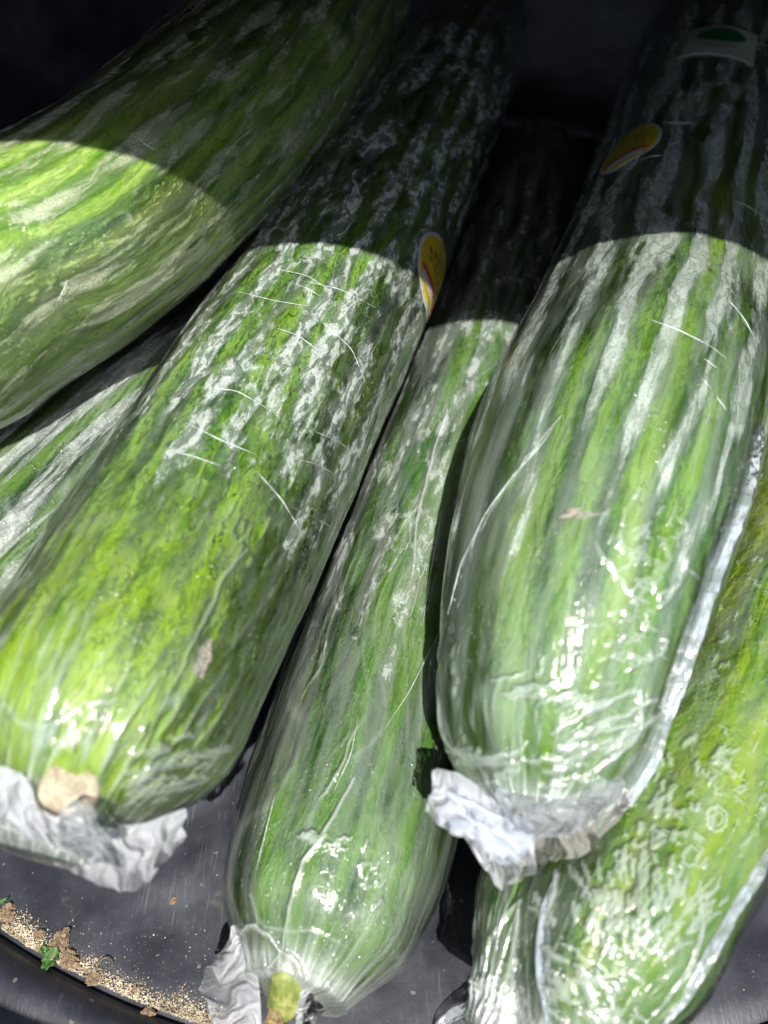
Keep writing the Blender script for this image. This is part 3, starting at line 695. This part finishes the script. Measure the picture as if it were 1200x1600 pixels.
# ---- A: upper left, on top
A = Cuke('A', [(-290, 665, 10.4, 140), (-130, 535, 10.9, 178), (10, 432, 11.3, 178), (190, 322, 11.6, 162), (400, 130, 11.5, 145), (520, -30, 11.2, 126)], 31, 3.0, 2.2, 707, wrk=.026, lobes=9, lobe_amp=.045, nu=180, nv=260, ext=.6, film_wr=.010, film_nu=320, film_nv=420, nband=19)
A.start_folds()
for ln in hatch(60, 380, 300, 330, 60, 35, 30, 6, 26, .5): A.fold(ln, .03, .02, .35)
A.fold([(195, 340), (205, 352), (212, 346), (200, 338)], .03, .03, .5)
A.fold([(95, 468), (102, 452), (105, 440)], .03, .03, .8)
A.end_folds()
M_skA = skin_mat('skin_pale_lime', (.045, .125, .006), (.12, .24, .014), (.27, .38, .085), (.25, .35, .01), .5, 1.3, 7.7, 1.15, (.17, .29, .03), band=-0.09, groove=.5, warp_amt=.2, mott=(4.6, 1.4), w=(0.12, 0.42, 0.3, 0.16))
M_fiA = film_mat('film_pale_patches', haze=0.04, frost=0.36, frost_sc=(2.2, 0.38), frost_thr=0.55, seed=7.9, gloss=1.3, f0=-4, f1=40, fine=.3, tint=(0.7, 0.74, 0.52), warp=.3, band=0.075, frost_edge=0.05, crack=0.45, haze_sc=(2.8, 0.4))
finish(A, 'cucumber', 'pale lime cucumber at upper left, topmost, running up into the shade', M_skA, M_fiA,
    [[(90, 470), (100, 452), (106, 438)], [(215, 215), (232, 230), (248, 236)]], 7.0)

# ------------------------------------------------------------------ stem scar, bud, seams, knots
def disc_on(c, px, py, rpx, name, mat, root, org, thick=.10, irregular=.08, seed=0, stretch=(1, 1), sink=0.0):
    k = np.argmin((c.lx - px) ** 2 + (c.ly - py) ** 2)
    P = c.lP.reshape(-1, 3)[k]; ctr = c.C[np.argmin(np.linalg.norm(c.C[:, :3] - P, axis=1)), :3]
    n = (P - c.axis(np.array([2.2]))[0]); n /= np.linalg.norm(n)
    toc = CAM - P; toc /= np.linalg.norm(toc); n = n * .5 + toc * .5; n /= np.linalg.norm(n)
    P = P - n * sink
    S = np.cross(n, [0, 1, 0]); S /= np.linalg.norm(S); T = np.cross(n, S)
    d = (P - CAM) @ np.array([0, cp, -sp]); R = rpx * d / FPX
    th = np.linspace(0, 2 * math.pi, 40, endpoint=False)
    prof = [(1.04, -thick * 1.6), (1.0, 0), (.94, thick * .35), (.8, thick * .5), (.5, thick * .42), (.2, thick * .3), (.01, thick * .28)]
    rows = []
    for (r, h) in prof:
        rr = R * r * (1 + irregular * pnoise(np.cos(th) * 1.5, np.sin(th) * 1.5, seed))
        hh = h + .03 * pnoise(np.cos(th) * r * 4, np.sin(th) * r * 4, seed + 3)
        rows.append(P + (rr * np.cos(th))[:, None] * S * stretch[0] + (rr * np.sin(th))[:, None] * T * stretch[1] + hh[:, None] * n)
    return link(name, grid_mesh(name, np.array(rows), origin=org), mat, root)
disc_on(B, 107, 1238, 47, 'stem_scar', M_scar, rootB, oB, thick=.06, sink=.025)
# grey bruise on B
M_bruise = rough_mat('grey_brown_bruise', (.12, .12, .08), (.27, .25, .20), 400, .4, .7)
disc_on(B, 320, 1028, 24, 'bruise', M_bruise, rootB, oB, thick=.015, irregular=.3, seed=5, stretch=(.55, 1.25), sink=.012)

disc_on(D, 903, 806, 20, 'healed_scar', M_bruise, rootD, oD, thick=.02, irregular=.6, seed=8, stretch=(1.3, .45), sink=.012)
# bud end of C: dried blossom stub
M_bud = rough_mat('pale_green_blossom_stub', (.13, .17, .03), (.30, .31, .11), 140, .5, .6)
M_budbrown = rough_mat('brown_blossom_tip', (.08, .05, .02), (.30, .23, .10), 300, .8, .9)
crumple([(462, 1478, 3.7), (452, 1520, 3.5), (444, 1560, 3.1), (438, 1592, 2.8)], [.18, .30, .31, .27], 'blossom_end', M_bud, rootC, oC, seed=5, amp=.14, nu=60, nv=60)
crumple([(436, 1568, 3.3), (432, 1592, 3.0), (432, 1612, 2.7)], [.10, .19, .19], 'blossom_tip', M_budbrown, rootC, oC, seed=15, amp=.3, nu=50, nv=50)

# knots (gathered film at the ends)
M_knot2 = milky_mat('thin_gathered_film', .50, (.56, .60, .66), sc=5, oplo=.12, rough=.15, bs=.2)
M_husk = milky_mat('film_over_dried_stem', .80, (.46, .43, .37), sc=9, oplo=.15, bs=.4)
def ruffle_mat(name, tint, lo, hi):
    m = N(name); f = m.attr('fold', 'Fac'); uv = m.attr('suv')
    n1 = m.noise(m.vscale(uv, 7, 2.5), 1, 4, .6)
    bump = m.n('ShaderNodeBump', {'Height': n1, 'Strength': .3, 'Distance': .0006}).outputs[0]
    dif = m.n('ShaderNodeBsdfDiffuse', {'Color': c4(tint), 'Normal': bump}).outputs[0]
    tl = m.n('ShaderNodeBsdfTranslucent', {'Color': c4(tint), 'Normal': bump}).outputs[0]
    b = m.n('ShaderNodeMixShader', {0: .55, 1: dif, 2: tl}).outputs[0]
    tr = m.n('ShaderNodeBsdfTransparent', {'Color': (.97, .98, 1, 1)}).outputs[0]
    o = m.ramp(m.math('ADD', m.math('MULTIPLY', f, .7), m.math('MULTIPLY', n1, .5)), .25, .80, lo, hi)
    body = m.n('ShaderNodeMixShader', {0: o, 1: tr, 2: b}).outputs[0]
    gl = m.n('ShaderNodeBsdfGlossy', {'Roughness': .24, 'Normal': bump}).outputs[0]
    fz = m.math('MULTIPLY', m.n('ShaderNodeFresnel', {'IOR': 1.5, 'Normal': bump}).outputs[0], 1.0, clamp=True)
    return m.surf(m.n('ShaderNodeMixShader', {0: fz, 1: body, 2: gl}).outputs[0])
M_ruf = ruffle_mat('pleated_film', (.84, .87, .92), .10, .74)
M_ruf2 = ruffle_mat('clear_pleated_film', (.62, .66, .70), .03, .50)
M_ruf3 = ruffle_mat('pleated_film_over_stem', (.58, .56, .52), .08, .66)
def ruffle(inner, outer, mat, root, org, seed, name='film_knot', amp=.28, fr=2.2, nq=300, nvv=60, jag=.12):
    """a pleated sheet of film between an attached inner line and a free, uneven outer edge; points are (px, py, z)."""
    def curve(pp):
        P = catmull([at(*p)[0] for p in pp], 20); t = np.linspace(0, 1, len(P)); q = np.linspace(0, 1, nq)
        return np.stack([np.interp(q, t, P[:, k]) for k in range(3)], -1)
    A, Bc = curve(inner), curve(outer)
    Lq = np.sum(np.linalg.norm(np.diff(Bc, axis=0), axis=1)); q = np.linspace(0, Lq, nq)
    v = np.linspace(0, 1, nvv); V, Q = np.meshgrid(v, q)
    edge = 1 + jag * fbm(q * 1.4, q * 0 + 2.2, seed + 4, 3)[:, None] * 2
    W = A[:, None, :] + (Bc - A)[:, None, :] * (V * edge)[..., None]
    toc = CAM - W; toc /= np.linalg.norm(toc, axis=-1)[..., None]
    Qw = Q + .30 * pnoise(Q * .8, V * 2.0, seed + 8) + .12 * pnoise(Q * 3, V * 4, seed + 12)
    pl = pnoise(Qw * fr, V * .7, seed) + .5 * pnoise(Qw * fr * 2.1, V * 1.2, seed + 1) + .25 * pnoise(Qw * fr * 4.3, V * 2.5, seed + 2)
    rg = 1 - np.abs(pl) * 2.2
    bulge = np.sin(np.pi * np.clip(V, 0, 1)) * .22
    hgt = amp * (.35 + .9 * V) * (rg * .55 + pl * .6) + bulge
    side = Bc[min(nq - 1, nq // 2 + 20)] - Bc[max(0, nq // 2 - 20)]; side /= np.linalg.norm(side)
    G = W + toc * hgt[..., None] + side * (.18 * amp * 2 * pnoise(Qw * fr * 1.3 + 7, V * 2.2, seed + 6))[..., None]
    fold = np.clip(.25 + .75 * smooth(.0, .9, rg) + .25 * (1 - V), 0, 1)
    me = grid_mesh(name, G, np.stack([Q, V * 1.2], -1), {'fold': fold}, closed_u=False, origin=org)
    return link(name, me, mat, root)

# large cucumber, left: one wide ruffle under the stem scar
ruffle([(-40, 1190, 8.3), (30, 1215, 8.5), (75, 1270, 8.5), (140, 1292, 8.3), (215, 1288, 8.0), (288, 1262, 7.6)],
       [(-60, 1300, 7.4), (20, 1325, 7.3), (90, 1350, 7.2), (150, 1380, 7.0), (215, 1392, 6.8), (284, 1318, 6.8)], M_ruf, rootB, oB, 21, amp=.30)
ruffle([(-40, 1215, 8.8), (10, 1200, 9.0), (42, 1218, 9.0), (60, 1262, 8.9), (110, 1285, 8.8), (150, 1300, 8.6)],
       [(-60, 1290, 8.0), (0, 1300, 8.1), (60, 1318, 8.1), (105, 1335, 8.0), (150, 1350, 7.8), (185, 1355, 7.6)], M_ruf, rootB, oB, 27, amp=.32, fr=2.8)
ruffle([(96, 1262, 9.0), (118, 1250, 9.1), (142, 1262, 9.0), (155, 1290, 8.8)],
       [(80, 1310, 8.6), (115, 1315, 8.6), (150, 1318, 8.5), (185, 1325, 8.3)], M_ruf2, rootB, oB, 33, amp=.22, fr=3, nq=140)
# striped cucumber: thick white lobes at the left, clearer pleats over the dried stem at the right
ruffle([(684, 1200, 7.4), (730, 1215, 7.5), (780, 1255, 7.4), (830, 1290, 7.2)],
       [(664, 1268, 6.9), (705, 1300, 6.9), (745, 1345, 6.7), (790, 1385, 6.5), (838, 1362, 6.5)], M_ruf, rootD, oD, 41, amp=.34, fr=2.0)
crumple([(690, 1228, 7.1), (718, 1255, 7.2), (750, 1282, 7.2), (788, 1315, 7.0), (802, 1348, 6.7)], [.26, .40, .36, .40, .28], 'film_knot', M_knot, rootD, oD, seed=41, amp=.6, flat=(1.0, .8))
ruffle([(790, 1240, 7.3), (850, 1262, 7.3), (910, 1262, 7.2), (975, 1215, 7.2)],
       [(800, 1345, 6.5), (860, 1346, 6.5), (925, 1325, 6.5), (985, 1262, 6.7)], M_ruf3, rootD, oD, 45, name='gathered_end', amp=.30, fr=2.4)
ruffle([(770, 1225, 7.7), (840, 1250, 7.7), (900, 1240, 7.7), (970, 1190, 7.6)],
       [(790, 1300, 7.2), (850, 1308, 7.2), (915, 1295, 7.2), (978, 1245, 7.2)], M_ruf2, rootD, oD, 49, name='gathered_end', amp=.26, fr=3.0)
# slim middle one: bunched film to the left of the blossom end
ruffle([(365, 1445, 3.2), (392, 1490, 3.3), (405, 1540, 3.1), (408, 1600, 2.9), (410, 1660, 2.6)],
       [(352, 1478, 2.6), (325, 1505, 2.2), (318, 1545, 2.1), (330, 1600, 2.0), (335, 1660, 1.9)], M_ruf, rootC, oC, 51, amp=.26, fr=2.0)
ruffle([(470, 1500, 3.6), (468, 1545, 3.4), (462, 1590, 3.1), (455, 1640, 2.8)],
       [(560, 1538, 2.6), (530, 1560, 2.5), (500, 1590, 2.4), (480, 1640, 2.2)], M_ruf2, rootC, oC, 55, name='film_tail', amp=.16, fr=2.4, nq=160)
# short end at the bottom
crumple([(770, 1568, 3.6), (800, 1585, 3.6), (820, 1615, 3.4)], [.26, .36, .34], 'film_knot', M_knot, rootG, oG, seed=61, amp=.5, flat=(1, .8), nu=70, nv=70)
ruffle([(770, 1545, 4.4), (800, 1560, 4.6), (830, 1560, 4.6), (850, 1540, 4.6)],
       [(740, 1600, 3.6), (780, 1625, 3.6), (820, 1640, 3.6), (860, 1620, 3.8)], M_ruf, rootG, oG, 63, amp=.25, fr=2.6, nq=160)
crumple([(778, 1578, 2.2), (748, 1574, 1.0), (715, 1580, .45), (690, 1600, .25), (680, 1640, .2)], [.13, .14, .14, .13, .10], 'film_strand', M_knot2, rootG, oG, seed=65, amp=.2, flat=(1, .7), nu=40, nv=90)

# seams
strip_on(D, [(1188, 660), (1170, 740), (1130, 860), (1085, 980), (1045, 1100), (1010, 1200), (965, 1290)], .25, 'film_seam', M_seam, rootD, oD, seed=71, ruffle=.05, n=260, m=9)
strip_on(E, [(1220, 1300), (1150, 1410), (1100, 1500), (1030, 1610)], .22, 'film_seam', M_seam, rootE, oE, seed=75, ruffle=.05, n=220, m=9)
strip_on(E, [(866, 1362), (850, 1440), (842, 1520), (850, 1600)], .28, 'film_seam', M_seam, rootE, oE, seed=77, ruffle=.05, n=160, m=7)

# ------------------------------------------------------------------ stickers
def patch(c, quad, name, mat, root, org, h, nu=14, nv=14, rnd=0.0):
    """a small sheet that follows the film between four photo corners (u along first edge)."""
    q = [c.loc(*p) for p in quad]
    f = c.film; Pf = c.filmP()
    rows = []
    def P_at(x, y):
        j = int(np.clip(np.searchsorted(f['Q'][:, 0], y), 1, len(f['Q']) - 1))
        i = int(np.clip(np.searchsorted(f['X'][j], x), 1, f['X'].shape[1] - 1))
        tx = (x - f['X'][j, i - 1]) / (f['X'][j, i] - f['X'][j, i - 1] + 1e-9); ty = (y - f['Q'][j - 1, 0]) / (f['Q'][j, 0] - f['Q'][j - 1, 0] + 1e-9)
        p = Pf[j - 1, i - 1] * (1 - tx) * (1 - ty) + Pf[j - 1, i] * tx * (1 - ty) + Pf[j, i - 1] * (1 - tx) * ty + Pf[j, i] * tx * ty
        n = p - f['P0'][j]; n /= np.linalg.norm(n); return p + n * h
    for v in np.linspace(0, 1, nv):
        r = []
        for u in np.linspace(0, 1, nu):
            uu, vv = u, v
            if rnd:   # squircle: an oval label
                a, b = 2 * u - 1, 2 * v - 1
                uu = .5 + .5 * a * math.sqrt(1 - rnd * b * b / 2); vv = .5 + .5 * b * math.sqrt(1 - rnd * a * a / 2)
            x = (q[0][0] * (1 - uu) + q[1][0] * uu) * (1 - vv) + (q[3][0] * (1 - uu) + q[2][0] * uu) * vv
            y = (q[0][1] * (1 - uu) + q[1][1] * uu) * (1 - vv) + (q[3][1] * (1 - uu) + q[2][1] * uu) * vv
            r.append(P_at(x, y))
        rows.append(r)
    P = np.array(rows)
    uv = np.stack(np.meshgrid(np.linspace(0, 1, nu), np.linspace(0, 1, nv)), -1)
    me = grid_mesh(name, P, uv, closed_u=False, origin=org)
    o = link(name, me, mat, root)
    s = o.modifiers.new('thickness', 'SOLIDIFY'); s.thickness = .00008; s.offset = 0
    return o
def flat_mat(name, col, rough=.4):
    m = N(name); co = m.attr('suv')
    n = m.noise(co, 6, 4, .6)
    c = m.mix(n, c4(col), c4([x * .8 for x in col]))
    return m.surf(m.n('ShaderNodeBsdfPrincipled', {'Base Color': c, 'Roughness': rough}).outputs[0])
M_yel = flat_mat('sticker_yellow', (.36, .28, .01)); M_red = flat_mat('sticker_red', (.34, .03, .04)); M_wht = flat_mat('sticker_white', (.33, .34, .34)); M_ink = flat_mat('sticker_ink', (.09, .10, .02))
M_grn = flat_mat('label_green', (.02, .10, .04)); M_lab = flat_mat('label_film', (.34, .36, .30))

def oval_sticker(c, ctr, dirx, dX, dQ, root, org, sd):
    """oval yellow price sticker: white rim, yellow face, red and white band, dark print."""
    x0, q0 = c.loc(*ctr)
    class Q4: pass
    def sub(name, mat, u0, u1, v0, v1, h, rnd=0.0, nu=14, nv=14):
        a = [(x0 + dX * (uu * 2 - 1) * dirx, q0 + dQ * (vv * 2 - 1)) for uu, vv in ((u0, v0), (u1, v0), (u1, v1), (u0, v1))]
        keep = c.loc; it = iter(a); c.loc = lambda *p: next(it)
        o = patch(c, [(0, 0)] * 4, name, mat, root, org, h, nu, nv, rnd)
        c.loc = keep; return o
    sub('sticker', M_wht, 0, 1, 0, 1, .020, 1.0, 22, 30)
    sub('sticker_face', M_yel, .05, .95, .05, .95, .030, 1.0, 22, 30)
    sub('sticker_band', M_red, .16, .84, .26, .33, .038)
    sub('sticker_band', M_wht, .22, .78, .16, .255, .038)
    # rows of small dark print, too small to read in the photo
    for v, n_ in ((.46, 5), (.56, 6), (.65, 4)):
        for i in range(n_):
            a = .5 + (i - n_ / 2) * .11; sub('print_stroke', M_ink, a, a + random.uniform(.05, .085), v, v + random.uniform(.035, .06), .040, 0, 3, 3)
    for v in (.74, .80): sub('print_line', M_ink, .28, .74, v, v + .018, .040, 0, 6, 2)
oval_sticker(B, (680, 432), 1, 1.2, 1.5, rootB, oB, 1)
oval_sticker(D, (982, 228), -1, 1.0, 1.5, rootD, oD, 2)
# translucent rectangular label with a dark green oval, far up on the striped cucumber
x0, q0 = D.loc(1125, 62)
def lab(name, mat, a, b, c_, d_, h, rnd=0.0):
    pts = iter([(x0 + a, q0 + c_), (x0 + b, q0 + c_), (x0 + b, q0 + d_), (x0 + a, q0 + d_)])
    keep = D.loc; D.loc = lambda *p: next(pts); patch(D, [(0, 0)] * 4, name, mat, rootD, oD, h, 20, 20, rnd); D.loc = keep
lab('paper_label', M_lab, -1.3, 1.3, -1.6, 1.6, .03)
lab('label_oval', M_grn, -.85, .85, -.3, 1.2, .045, 1.0)
for k, v in enumerate((-.62, -.85)): lab('label_print', M_ink, -.7, .6 - k * .3, v, v + .08, .045)

# ------------------------------------------------------------------ soil, sand, leaf scraps on the tub floor
M_dirt = rough_mat('brown_soil', (.12, .08, .05), (.34, .25, .16), 900, .9, .95)
M_sand = rough_mat('pale_sand', (.24, .19, .12), (.60, .52, .38), 110, .2, .9)
M_leaf = rough_mat('green_leaf_scrap', (.02, .07, .01), (.07, .17, .03), 500, .5, .6)
M_twig = rough_mat('dry_twig', (.05, .045, .03), (.16, .13, .08), 500, .5, .8)
M_straw = rough_mat('pale_green_blade', (.22, .28, .04), (.36, .42, .10), 300, .3, .6)
import bmesh
def floor_pt(px, py): return at(px, py, 0.0)[0]
def lump(name, px, py, rpx, label, cat, mat, grp=None, sd=0, flat=.6, stretch=1.0, rot=0):
    P, d = at(px, py, 0); R = rpx * d / FPX
    bm = bmesh.new(); bmesh.ops.create_icosphere(bm, subdivisions=4, radius=1)
    co = np.array([v.co[:] for v in bm.verts])
    n = fbm(co[:, 0] * 1.4 + co[:, 2], co[:, 1] * 1.4 + sd * 3.1, sd, 4) + .5 * pnoise(co[:, 0] * 6 + co[:, 2] * 4, co[:, 1] * 6 + co[:, 2] * 3, sd + 3)
    r = 1 + .75 * n
    cr, sr = math.cos(rot), math.sin(rot)
    for v, k in zip(bm.verts, r):
        x, y, z = v.co.x * k * stretch, v.co.y * k / stretch, v.co.z * k * flat
        v.co = Vector(((x * cr - y * sr), (x * sr + y * cr), max(z + flat * .45, 0.0) + .0)) * R * CM
    me = bpy.data.meshes.new(name); bm.to_mesh(me); bm.free()
    o = link(name, me, mat, None, sm=False); o.location = Vector((P[0], P[1], .004)) * CM
    tag(o, label, cat, grp); return o
G1 = 'soil crumbs along the tub crease'
lump('soil_crumb', 94, 1474, 16, 'largest brown soil crumb, jagged, beside the green leaf scrap', 'soil crumb', M_dirt, G1, 1, .5, 1.25, 1.3)
lump('soil_crumb', 110, 1500, 14, 'brown soil crumb just right of the green leaf scrap', 'soil crumb', M_dirt, G1, 2, .5, 1.2, -.6)
lump('soil_crumb', 146, 1531, 9, 'small tan soil crumb below the curled twig', 'soil crumb', M_dirt, G1, 3, .6)
lump('soil_crumb', 10, 1428, 12, 'tan soil crumb at the left end of the sand line', 'soil crumb', M_dirt, G1, 4, .5)
lump('soil_crumb', 62, 1462, 8, 'small brown soil crumb in the sand left of the biggest crumb', 'soil crumb', M_dirt, G1, 5)
lump('soil_crumb', 232, 1583, 9, 'brown soil crumb at the lower right end of the sand line', 'soil crumb', M_dirt, G1, 6)
lump('soil_crumb', 211, 1549, 6, 'reddish brown soil crumb lying just off the sand line', 'soil crumb', M_dirt, G1, 7)
lump('soil_crumb', 576, 1538, 10, 'dark brown soil crumb on the floor beside the slim cucumber end', 'soil crumb', M_dirt, G1, 8)
lump('soil_crumb', 271, 1408, 5, 'tiny tan soil crumb alone on the bare tub floor', 'soil crumb', M_dirt, G1, 9, .5, 1.3, 1)
# leaf scrap
def leaf(px, py, L, W, label, mat, rot, sd):
    P, d = at(px, py, 0); V = []; F = []
    n, m_ = 12, 7
    for i in range(n):
        t = i / (n - 1); w = W * math.sin(math.pi * min(1, t * .92 + .06)) ** .7
        for j in range(m_):
            s_ = j / (m_ - 1) * 2 - 1
            x = (t - .5) * L; y = s_ * w * .5 * (1 + .25 * math.sin(i * 2.1 + sd) * abs(s_))
            z = .05 + .35 * W * (abs(s_) ** 1.5) + .10 * math.sin(t * 7 + s_ * 2 + sd) * W + .15 * L * (t - .5) ** 2
            V.append((x * math.cos(rot) - y * math.sin(rot), x * math.sin(rot) + y * math.cos(rot), z))
    for i in range(n - 1):
        for j in range(m_ - 1):
            a = i * m_ + j; F.append((a, a + 1, a + m_ + 1, a + m_))
    o = link('leaf_scrap', py_mesh('leaf_scrap', V, F), mat); o.location = Vector((P[0], P[1], .01)) * CM
    so_ = o.modifiers.new('thickness', 'SOLIDIFY'); so_.thickness = .0002
    tag(o, label, 'leaf'); return o
leaf(82, 1500, .52, .34, 'crumpled green leaf scrap lying in the sand by the largest soil crumb', M_leaf, 1.2, 1)
leaf(6, 1410, .30, .10, 'thin dark green leaf sliver at the left edge of the floor', M_leaf, .7, 3)
leaf(1063, 1583, .42, .05, 'thin yellow green blade under the seam of the lower right cucumber', M_straw, -.9, 5)
leaf(72, 1488, .3, .2, 'small folded green leaf piece next to the crumpled scrap', M_leaf, 2.4, 8)
def twig(pts, rad, label):
    A = catmull([[*at(x, y, z)[0]] for x, y, z in pts], 8); o0 = A[0].copy(); o0[2] = 0
    T = np.gradient(A, axis=0); T /= np.linalg.norm(T, axis=1)[:, None]
    S = np.cross(T, [0, 0, 1.0]); S /= np.linalg.norm(S, axis=1)[:, None]; nn = np.cross(S, T)
    th = np.linspace(0, 2 * math.pi, 7, endpoint=False); w = np.linspace(1, .5, len(A))[:, None, None] * rad
    G = (A - o0)[:, None, :] + w * (np.cos(th)[None, :, None] * S[:, None, :] + np.sin(th)[None, :, None] * nn[:, None, :])
    o = link('twig', grid_mesh('twig', G), M_twig); o.location = Vector(o0) * CM; tag(o, label, 'twig')
twig([(149, 1522, .05), (154, 1506, .10), (163, 1497, .16), (174, 1500, .10), (176, 1505, .04)], .022, 'thin curled twig standing off the floor right of the soil crumbs')
# sand: uncountable grains along the crease and dusted over the floor
def sand(n_line, n_floor):
    V = []; F = []
    base = np.array([(1, 0, 0), (-1, 0, 0), (0, 1, 0), (0, -1, 0), (0, 0, 1), (0, 0, -1)], float)
    fc = [(0, 2, 4), (2, 1, 4), (1, 3, 4), (3, 0, 4), (2, 0, 5), (1, 2, 5), (3, 1, 5), (0, 3, 5)]
    def add(x, y, r, z=0):
        k = len(V); R = base * r * rng.uniform(.6, 1.25, (6, 1)) + rng.normal(0, r * .15, (6, 3))
        a = rng.uniform(0, 6.28); c_, s_ = math.cos(a), math.sin(a)
        for q in R: V.append((x + q[0] * c_ - q[1] * s_, y + q[0] * s_ + q[1] * c_, max(q[2] * .8 + r * .6 + z, 0.002)))
        for f in fc: F.append(tuple(k + i for i in f))
    for _ in range(n_line):
        px = rng.uniform(-60, 400); a0 = math.atan2(floor_pt(max(px, 0), 1530)[1] - TC[1], floor_pt(px, 1530)[0] - TC[0])
        dens = .5 + .5 * pnoise(np.array([px / 45.0]), np.array([.3]), 4)[0]
        if rng.random() > .35 + dens * .9: continue
        off = abs(rng.normal(0, .11 + .16 * dens)); r = 23.95 - off
        add(TC[0] + r * math.cos(a0), TC[1] + r * math.sin(a0), rng.uniform(.007, .022) * (1 if rng.random() < .93 else 1.9), z=rng.uniform(0, .06) if off < .3 else 0)
    for _ in range(n_floor):
        px, py = rng.uniform(-20, 1220), rng.uniform(1230, 1640)
        if rng.random() < .5: px = rng.uniform(100, 400); py = rng.uniform(1440, 1640)
        P = floor_pt(px, py)
        if np.hypot(P[0] - TC[0], P[1] - TC[1]) > 23.8: continue
        add(P[0], P[1], rng.choice([.006, .008, .011, .017, .024], p=[.4, .3, .18, .09, .03]))
    o = link('sand', py_mesh('sand', V, F), M_sand, sm=False); tag(o, 'pale sand and grit gathered in the tub crease and dusted over its floor', kind='stuff')
sand(6000, 900)
